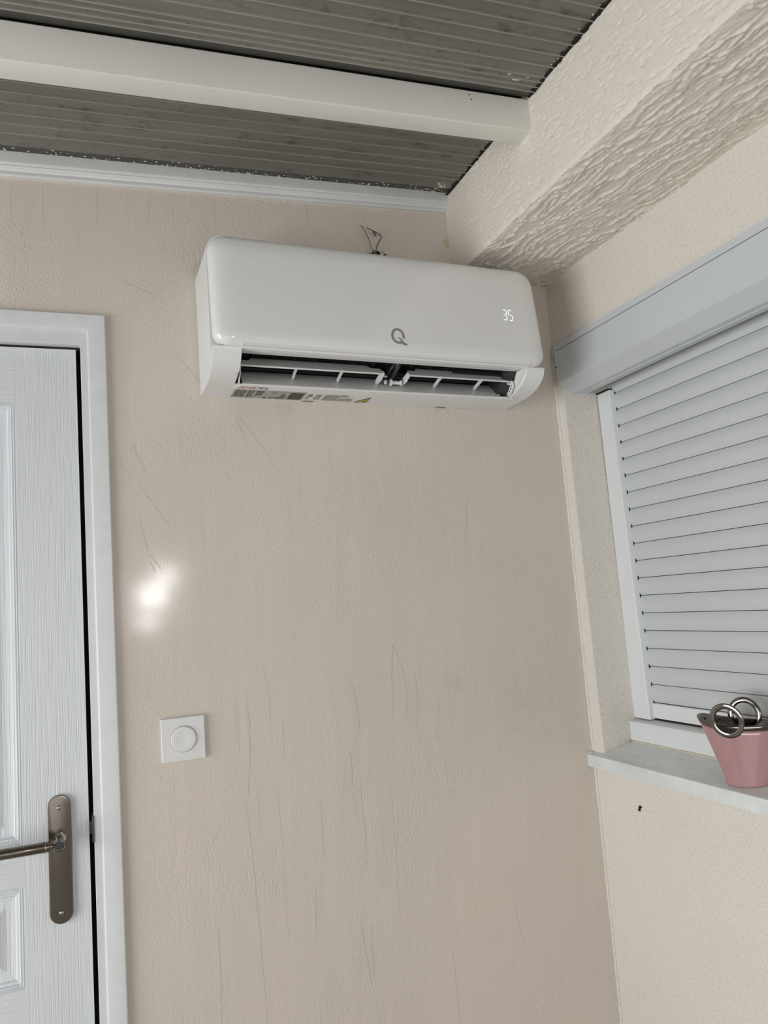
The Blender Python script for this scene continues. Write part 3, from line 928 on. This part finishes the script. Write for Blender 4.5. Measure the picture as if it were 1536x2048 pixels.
# leading edge lip
MB().prism([(0.1030, 0.0002), (0.1062, -0.0030), (0.1062, -0.0068), (0.1035, -0.0072), (0.1015, -0.0035)], lambda p: A(lv0 - 0.001, p[0], p[1]), lambda p: A(lv1, p[0], p[1])).build('louvre_lip', 'plastic', louvre)
segs = ((LC + 0.006, 0.3655, (0.1775, 0.2755)), (0.4225, RC - 0.0085, (0.5025, 0.6035)))
def mid(p, q, t):
    return (p[0] + (q[0] - p[0]) * t, p[1] + (q[1] - p[1]) * t)
for xa, xb, ribs in segs:
    # front vane: strip sloping back and up, stepped at its ends
    lo, hi = (0.1360, 0.0250), (0.1150, 0.0480)
    x1a, x1b = xa + 0.024, xb - 0.030
    n2 = ((lo[1] - hi[1]), (hi[0] - lo[0]))
    th = 0.0016
    ln = math.hypot(*n2)
    off = (-n2[0] / ln * th, -n2[1] / ln * th)
    low = mid(lo, hi, 0.68)
    outl = [(xa, lo), (xb, lo), (xb - 0.004, low), (x1b + 0.006, low), (x1b - 0.002, hi), (x1a + 0.002, hi), (x1a - 0.004, low), (xa + 0.003, low)]
    vs = [A(x, p[0], p[1]) for x, p in outl] + [A(x, p[0] - off[0], p[1] - off[1]) for x, p in outl]
    nq = len(outl)
    fs = [tuple(range(nq)), tuple(range(2 * nq - 1, nq - 1, -1))] + [(i, (i + 1) % nq, nq + (i + 1) % nq, nq + i) for i in range(nq)]
    fv = mesh_obj('front_vane', vs, fs, 'vane', louvre)
    MB().prism([(0.1345, 0.0270), (0.1367, 0.0262), (0.1370, 0.0236), (0.1350, 0.0233)], lambda p: A(xa, p[0], p[1]), lambda p: A(xb, p[0], p[1])).build('vane_edge', 'plastic', louvre)
    for xr in ribs:
        # rib: thin web from the front vane back to the main vane, flared at the top
        rp = [(0.1362, 0.0236), (0.1340, 0.0285), (0.115, 0.0275), (0.0840, 0.0215), (0.0900, 0.0150), (0.115, 0.0205)]
        lps = [[A(xr + dx - 0.06 * (d - 0.087), d, z) for d, z in rp] for dx in (-0.0017, 0.0017)]
        MB().loops(lps).build('rib', 'plastic', louvre)
    for xe, sgn in ((xa, 1), (xb, -1)):
        ep = [(0.1370, 0.0232), (0.1350, 0.0290), (0.128, 0.0345), (0.100, 0.0300), (0.0820, 0.0230), (0.0900, 0.0145), (0.115, 0.0165)]
        MB().loops([[A(xe, d, z) for d, z in ep], [A(xe + sgn * 0.0022, d, z) for d, z in ep]]).build('end_rib', 'plastic', louvre)
# outer end brackets: left blade and right arm with holes
lb = [(0.136, 0.0260), (0.144, 0.0150), (0.140, 0.0060), (0.109, -0.0068), (0.1035, -0.003), (0.118, 0.014)]
MB().loops([[A(LC + 0.0025 + (0.122 - d) * 0.18 * (d < 0.122), d, z) for d, z in lb], [A(LC + 0.0055 + (0.122 - d) * 0.18 * (d < 0.122), d, z) for d, z in lb]]).build('end_bracket', 'plastic', louvre)
rb = [(0.137, 0.0265), (0.128, 0.0300), (0.116, 0.0250), (0.106, 0.0090), (0.112, -0.0010), (0.122, 0.0010), (0.140, 0.0135)]
xs_ = lambda d: RC - 0.0060 + (0.137 - d) * 0.05
arm = MB().loops([[A(xs_(d) - 0.003, d, z) for d, z in rb], [A(xs_(d), d, z) for d, z in rb]]).build('end_bracket', 'plastic', louvre)
for d, z in ((0.131, 0.0165), (0.126, 0.0115), (0.1205, 0.0070)):
    MB().tube([A(xs_(d) - 0.0038, d, z), A(xs_(d) - 0.0028, d, z)], 0.0016, 8).build('bracket_hole', 'black', louvre)
MB().tube([A(RC - 0.0085, 0.126, 0.0235), A(RC - 0.0165, 0.126, 0.0235)], [0.0030, 0.0022], 10).build('pivot_pin', 'plastic', louvre, smooth=True)
# centre support: charcoal strut, pivot sleeve and clips
cx = 0.3875
MB().tube([A(cx + 0.014, 0.146, 0.060), A(cx + 0.012, 0.130, 0.044), A(cx + 0.006, 0.106, 0.026)], [0.0075, 0.0055, 0.0035], 10).build('centre_strut', 'darkgrey', ac, smooth=True)
MB().tube([A(cx + 0.008, 0.140, 0.055), A(cx - 0.008, 0.108, 0.028)], [0.004, 0.002], 8).build('centre_strut', 'darkgrey', ac, smooth=True)
MB().tube([A(cx + 0.0065, 0.100, 0.0185), A(cx + 0.029, 0.100, 0.0185)], 0.0040, 12).build('pivot_sleeve', 'plastic', louvre, auto=40)
for xc, r in ((cx + 0.006, 0.0080), (cx + 0.029, 0.0058), (cx - 0.0065, 0.0052)):
    MB().prism([(0.100 + r * math.cos(q * math.pi / 8), 0.0190 + r * math.sin(q * math.pi / 8)) for q in range(16)], lambda p: A(xc - 0.0013, p[0], p[1]), lambda p: A(xc + 0.0013, p[0], p[1])).build('pivot_clip', 'plastic', louvre)
MB().tube([A(cx - 0.014, 0.112, 0.0275), A(cx - 0.007, 0.112, 0.0277)], 0.0022, 10).build('pivot_pin', 'plastic', louvre, smooth=True)

# front panel: pillow with rounded corners, leaning back towards the top
PZ0, PZ1 = 0.0435, 0.2770
MI = 14
def pan_loop(s, d, tilt=1.0):
    r = max(0.004, 0.034 - s * 0.6)
    rb_ = max(.004, .030 - s * .6)
    o = rrect(s, W - s, PZ0 + s * 0.55, PZ1 - s, r, 10, rads=(rb_, rb_, r + 0.004, r + 0.004))
    ra, rz_ = o[21], o[22]
    la, lz_ = o[43], o[0]
    ri = [mid(ra, rz_, (k + 1) / (MI + 1)) for k in range(MI)]
    li = [mid(la, lz_, (k + 1) / (MI + 1)) for k in range(MI)]
    o = o[:22] + ri + o[22:] + li
    return [A(x, d - tilt * 0.026 * max(0, (z - PZ0) / (PZ1 - PZ0)) ** 1.25, z) for x, z in o]
def mid(p, q, t):
    return (p[0] + (q[0] - p[0]) * t, p[1] + (q[1] - p[1]) * t)
fp = MB()
seq = [(0.0012, 0.172), (0.0, 0.176), (0.0, 0.186), (0.0010, 0.1915), (0.0032, 0.1960), (0.0070, 0.1996), (0.0125, 0.2024), (0.020, 0.2044), (0.032, 0.2060), (0.050, 0.2070)]
fp.loops([pan_loop(s, d, 1.0 if d > 0.178 else 0.75) for s, d in seq], True, False)
nl = 44 + 2 * MI
k0 = len(fp.v) - nl
left_ch = list(range(10, -1, -1)) + list(range(nl - 1, 22 + MI + 10, -1))
right_ch = list(range(11, 22 + MI + 11))
for (a, b), (c, e) in zip(zip(left_ch[:-1], right_ch[:-1]), zip(left_ch[1:], right_ch[1:])):
    fp.f.append((k0 + a, k0 + b, k0 + e, k0 + c))
panel = fp.build('front_panel', 'plastic', ac, smooth=True)


def panel_d(z):
    return 0.2070 - 0.026 * max(0, (z - PZ0) / (PZ1 - PZ0)) ** 1.25


def on_panel(pts, lift=0.0004):
    return [A(x, panel_d(z) + lift, z) for x, z in pts]


# display digits: seven-segment strokes
def seg_digit(x0, z0, w_, h_, segs):
    t = 0.0014
    g = 0.0007
    S = {'a': [(x0 + g, z0 + h_), (x0 + w_ - g, z0 + h_)], 'g': [(x0 + g, z0 + h_ / 2), (x0 + w_ - g, z0 + h_ / 2)], 'd': [(x0 + g, z0), (x0 + w_ - g, z0)],
         'f': [(x0, z0 + h_ / 2 + g), (x0, z0 + h_ - g)], 'b': [(x0 + w_, z0 + h_ / 2 + g), (x0 + w_, z0 + h_ - g)], 'e': [(x0, z0 + g), (x0, z0 + h_ / 2 - g)], 'c': [(x0 + w_, z0 + g), (x0 + w_, z0 + h_ / 2 - g)]}
    for s in segs:
        (xa, za), (xb, zb_) = S[s]
        L = math.hypot(xb - xa, zb_ - za)
        ux, uz = (xb - xa) / L, (zb_ - za) / L
        nx, nz = -uz * t / 2, ux * t / 2
        e = t / 2
        pts = [(xa, za), (xa + ux * e + nx, za + uz * e + nz), (xb - ux * e + nx, zb_ - uz * e + nz), (xb, zb_), (xb - ux * e - nx, zb_ - uz * e - nz), (xa + ux * e - nx, za + uz * e - nz)]
        mesh_obj('display_segment', on_panel(pts), [tuple(range(6))], 'led', panel)


DZ0 = 0.1440
seg_digit(0.6320, DZ0, 0.0085, 0.0240, 'abgcd')
seg_digit(0.6462, DZ0, 0.0085, 0.0240, 'afgcd')

# Q emblem
qc, qz = 0.3740, 0.0845
qa, qb, qi = 0.0150, 0.0172, 0.0052
def qpt(a, k):
    return (qc + (qa - k) * math.cos(a), qz + (qb - k) * math.sin(a))
arc = [math.radians(-20 + q) for q in np.linspace(0, 318, 40)]
outer_ = [qpt(a, 0) for a in arc]
inner_ = [qpt(a, qi) for a in arc]
inner_[0] = mid(inner_[0], outer_[0], 0.9)
vsq = on_panel(outer_ + inner_)
nq = len(arc)
mesh_obj('emblem_ring', vsq, [(i, i + 1, nq + i + 1, nq + i) for i in range(nq - 1)], 'logo', panel)
tail = [(-0.0020, -0.0030), (0.0015, -0.0026), (0.0050, -0.0045), (0.0085, -0.0085), (0.0118, -0.0125), (0.0150, -0.0150), (0.0195, -0.0162), (0.0175, -0.0190), (0.0130, -0.0195), (0.0085, -0.0178), (0.0058, -0.0150), (0.0060, -0.0115), (0.0040, -0.0075), (0.0010, -0.0048)]
mesh_obj('emblem_tail', on_panel([(qc + x, qz + z) for x, z in tail], 0.00045), [tuple(range(len(tail)))], 'logo', panel)

# printed labels on the underside
ZL = -0.00385


def under(name, pts, mat, dz=0.0):
    return mesh_obj(name, [A(x, d, ZL - dz) for x, d in pts], [tuple(range(len(pts)))], mat, bp)


def quad(name, x0, x1, d0, d1, mat, dz=0.0):
    return under(name, [(x0, d0), (x1, d0), (x1, d1), (x0, d1)], mat, dz)


def lines(name, x0, x1, d0, d1, n, mat, dz=0.0002, seed=1):
    r = random.Random(seed)
    mb = MB()
    for k in range(n):
        d = d0 + (d1 - d0) * (k + 0.5) / n
        h = (d1 - d0) / n * 0.30
        x = x0
        while x < x1 - 0.003:
            w_ = min(r.uniform(0.004, 0.014), x1 - x)
            mb.add([A(x, d - h, ZL - dz), A(x + w_, d - h, ZL - dz), A(x + w_, d + h, ZL - dz), A(x, d + h, ZL - dz)], [(0, 1, 2, 3)])
            x += w_ + 0.0015
    o = mb.build(name, mat, bp)
    tag(o, kind='stuff')
    return o


def text_under(name, body, x, d, size, mat, dz=0.0003):
    cu = bpy.data.curves.new(name, 'FONT')
    cu.body, cu.size = body, size
    tmp = bpy.data.objects.new(name, cu)
    COL.objects.link(tmp)
    bpy.context.view_layer.update()
    me2 = bpy.data.meshes.new_from_object(tmp.evaluated_get(bpy.context.evaluated_depsgraph_get()))
    bpy.data.objects.remove(tmp)
    for v_ in me2.vertices:
        tx, ty = v_.co.x, v_.co.y
        v_.co = A(x + tx, d + ty, ZL - dz)
    me2.materials.clear()
    me2.materials.append(MAT[mat])
    o = bpy.data.objects.new(name, me2)
    COL.objects.link(o)
    o.parent = bp
    return o


quad('rating_label', 0.0600, 0.2150, 0.008, 0.066, 'label')
lines('label_print', 0.0635, 0.086, 0.015, 0.060, 8, 'ink', seed=2)
lines('label_print', 0.0905, 0.104, 0.015, 0.060, 6, 'ink', seed=3)
lines('label_print', 0.1080, 0.125, 0.028, 0.062, 7, 'ink', seed=4)
lines('label_print', 0.0640, 0.125, 0.0605, 0.0640, 1, 'ink', seed=5)
under('label_mark', [(0.126, 0.011), (0.136, 0.011), (0.131, 0.025)], 'ink', 0.0002)
text_under('label_lettering', 'CE', 0.1395, 0.0105, 0.021, 'ink')
lines('label_print', 0.163, 0.176, 0.012, 0.048, 3, 'ink', seed=6)
quad('label_mark', 0.140, 0.150, 0.046, 0.058, 'inkgrey', 0.0002)
quad('label_block', 0.181, 0.211, 0.012, 0.060, 'ink', 0.0002)
lines('label_print', 0.2200, 0.2300, 0.016, 0.058, 4, 'inkgrey', seed=7)
under('label_mark', [(0.2205, 0.036), (0.2335, 0.036), (0.227, 0.060)], 'inkgrey', 0.0002)
lines('label_print', 0.2385, 0.2515, 0.018, 0.056, 4, 'inkgrey', seed=8)
lines('warning_print', 0.2580, 0.2920, 0.014, 0.058, 12, 'inkgrey', seed=9)
lines('warning_print', 0.2940, 0.3280, 0.014, 0.036, 6, 'inkgrey', seed=10)
lines('warning_print', 0.2920, 0.3120, 0.046, 0.060, 3, 'inkgrey', seed=12)
under('warning_triangle', [(0.3345, 0.012), (0.3655, 0.012), (0.3640, 0.056)], 'ink', 0.0001)
under('warning_triangle', [(0.3395, 0.015), (0.3630, 0.015), (0.3622, 0.047)], 'yellow', 0.0003)
under('warning_triangle', [(0.3500, 0.020), (0.3590, 0.019), (0.3600, 0.032), (0.3565, 0.026)], 'ink', 0.0005)
under('red_mark', [(0.0640, 0.074), (0.0770, 0.074), (0.0720, 0.091)], 'inkred', 0.0002)
under('red_mark', [(0.0672, 0.0765), (0.0742, 0.0765), (0.0715, 0.086)], 'case', 0.0004)
text_under('red_lettering', 'NEX', 0.0770, 0.0745, 0.0195, 'inkred')
text_under('dark_lettering', 'TE', 0.1080, 0.0745, 0.017, 'ink')
for x in (0.232, 0.5565):
    MB().prism([(x - 0.014, 0.0), (x + 0.014, 0.0), (x + 0.009, 0.004), (x - 0.006, 0.005)], lambda p: A(p[0], p[1] + 0.0002, -0.0042), lambda p: A(p[0], p[1] + 0.0002, -0.0025)).build('latch_notch', 'seal', bp)

# ================================================================== loose wires above the unit
wires = [('electric_wire', 'thin yellow-green wire sticking straight up from the plaster hole', 'wire_g',
          [(-0.468, -0.002, 2.297), (-0.4735, -0.010, 2.302), (-0.4815, -0.014, 2.313), (-0.4835, -0.014, 2.327), (-0.4895, -0.012, 2.345), (-0.4955, -0.008, 2.360), (-0.4985, -0.006, 2.3665)]),
         ('electric_wire', 'dark violet-blue wire with a hooked end above the plaster hole', 'wire_b',
          [(-0.467, -0.002, 2.293), (-0.468, -0.010, 2.303), (-0.4665, -0.014, 2.312), (-0.461, -0.016, 2.324), (-0.4545, -0.018, 2.334), (-0.4535, -0.018, 2.338), (-0.457, -0.016, 2.3425), (-0.466, -0.014, 2.3495), (-0.4715, -0.013, 2.3515), (-0.4738, -0.014, 2.3488), (-0.4725, -0.016, 2.3440), (-0.4690, -0.018, 2.3370), (-0.4682, -0.0205, 2.3375), (-0.4700, -0.022, 2.3420), (-0.4740, -0.0215, 2.3470), (-0.4810, -0.019, 2.3515), (-0.4880, -0.016, 2.3565)])]
for nm, lab, mt, pts in wires:
    base = Vector(pts[0])
    # smooth the polyline
    P = [Vector(p) - base for p in pts]
    for _ in range(2):
        Q = [P[0]]
        for a_, b_ in zip(P[:-1], P[1:]):
            Q += [a_ * 0.75 + b_ * 0.25, a_ * 0.25 + b_ * 0.75]
        Q.append(P[-1])
        P = Q
    o = MB().tube(P, 0.0011 if mt == 'wire_b' else 0.0010, 8).build(nm, mt, smooth=True, loc=base)
    tag(o, lab, 'wire', 'loose wires above the air conditioner')

# ================================================================== light switch
sw = empty('light_switch', (-0.9535, 0, 1.2485))
tag(sw, 'square white wall switch with a round push button beside the door', 'light switch')
hw = 0.0415
out = [(-hw, -hw), (hw, -hw), (hw, hw), (-hw, hw)]
lps = [[(x, 0.001, z) for x, z in rrect(-hw, hw, -hw, hw, 0.001, 3)], [(x, -0.0072, z) for x, z in rrect(-hw, hw, -hw, hw, 0.001, 3)], [(x, -0.0080, z) for x, z in rrect(-hw + 0.0008, hw - 0.0008, -hw + 0.0008, hw - 0.0008, 0.001, 3)]]
MB().loops(lps).build('plate', 'switch', sw, auto=30)
ring_ = lambda r, y, n=40: [(r * math.cos(2 * math.pi * k / n), y, r * math.sin(2 * math.pi * k / n)) for k in range(n)]
MB().loops([ring_(0.0256, -0.0079), ring_(0.0256, -0.0082), ring_(0.0249, -0.0083), ring_(0.0249, -0.0079)], False, False).build('button_rim', 'inkgrey', sw, auto=30)
MB().loops([ring_(0.0247, -0.0075), ring_(0.0247, -0.0100), ring_(0.0238, -0.0110), ring_(0.0222, -0.0113), ring_(0.012, -0.0104), ring_(0.003, -0.0100)], False, True).build('push_button', 'switch', sw, auto=50)

# ================================================================== pink ceramic handbag vase
VC = (0.028, -0.447)
vz = zs(VC[0])
va = empty('handbag_vase', (VC[0], VC[1], vz), (0, 0, math.radians(22)))
tag(va, 'pink glazed handbag-shaped vase with silver rim and ring handles on sill', 'vase')
# local: long axis = y, front towards -x
c22, s22 = math.cos(math.radians(22)), math.sin(math.radians(22))
def vloop(t, infl=0.0, zoff=None, n=48):
    """t 0 at the foot .. 1 at the rim"""
    a_ = (0.043 + (0.0860 - 0.043) * t) - infl
    b_ = (0.0300 + (0.041 - 0.0300) * t) - infl
    out = []
    for k in range(n):
        th = 2 * math.pi * k / n
        cx_, cy_ = math.cos(th), math.sin(th)
        x = b_ * math.copysign(abs(cx_) ** 0.9, cx_)
        y = a_ * math.copysign(abs(cy_) ** 0.9, cy_)
        dip = -0.008 * (1 - abs(cy_) ** 1.5) * t ** 3 + 0.004 * abs(cy_) ** 4 * t ** 3
        z = 0.116 * t + dip
        if t < 0.05:
            gx = x * c22 - y * s22
            z += 0.225 * gx + 0.0006
        out.append((x, y, z))
    return out
ts = [0.0, 0.03, 0.06] + [0.06 + 0.84 * k / 12 for k in range(1, 13)]
MB().loops([vloop(0.0, 0.002)] + [vloop(t) for t in ts] + [vloop(0.90, 0.004), vloop(0.5, 0.005), vloop(0.12, 0.006)], True, True).build('body', 'pink', va, smooth=True)
rim = MB()
rim.loops([vloop(0.895, 0.0005), vloop(0.90, -0.0012), vloop(0.96, -0.0016), vloop(0.995, -0.0012), vloop(1.005, 0.001), vloop(0.995, 0.0035), vloop(0.93, 0.0045), vloop(0.80, 0.0052)], False, False)
rim.build('silver_rim', 'silver', va, smooth=True)
MB().loops([vloop(0.88, 0.0046), vloop(0.5, 0.0056), vloop(0.14, 0.0066)], False, True).build('silver_lining', 'lining', va, smooth=True)
for sx in (-1, 1):
    rg = []
    R0, wr_ = 0.0272, 0.0056
    N = 56
    lean = 0.11
    bx = 0.0405 if sx < 0 else 0.0395
    for k in range(N):
        th = 2 * math.pi * k / N
        sect = []
        for q in range(12):
            ph = 2 * math.pi * q / 12
            rr = R0 + wr_ * math.copysign(abs(math.cos(ph)) ** 0.7, math.cos(ph))
            tt = 0.0028 * math.copysign(abs(math.sin(ph)) ** 0.7, math.sin(ph))
            zz = 0.1165 + rr * math.sin(th)
            sect.append((sx * (bx + tt + lean * (zz - 0.112)), 0.013 + rr * math.cos(th), zz))
        rg.append(sect)
    rg.append(rg[0])
    MB().loops(rg, False, False).build('ring_handle', 'silver', va, smooth=True)

    # black half-disc in each ring stands in for the shaded hollow below the rim
    RH = R0 - wr_ + 0.0012
    hol = []
    for k in range(25):
        th = math.pi + math.pi * k / 24
        hol.append((RH * math.cos(th), 0.1165 + RH * math.sin(th)))
    hol = [(y, min(z, 0.1085)) for y, z in hol]
    zl = lambda z, off: sx * (bx + off + lean * (z - 0.112))
    MB().prism(hol, lambda p: (zl(p[1], 0.0021), 0.013 + p[0], p[1]), lambda p: (zl(p[1], -0.012), 0.013 + p[0], p[1])).build('ring_hollow_shade', 'black', va)
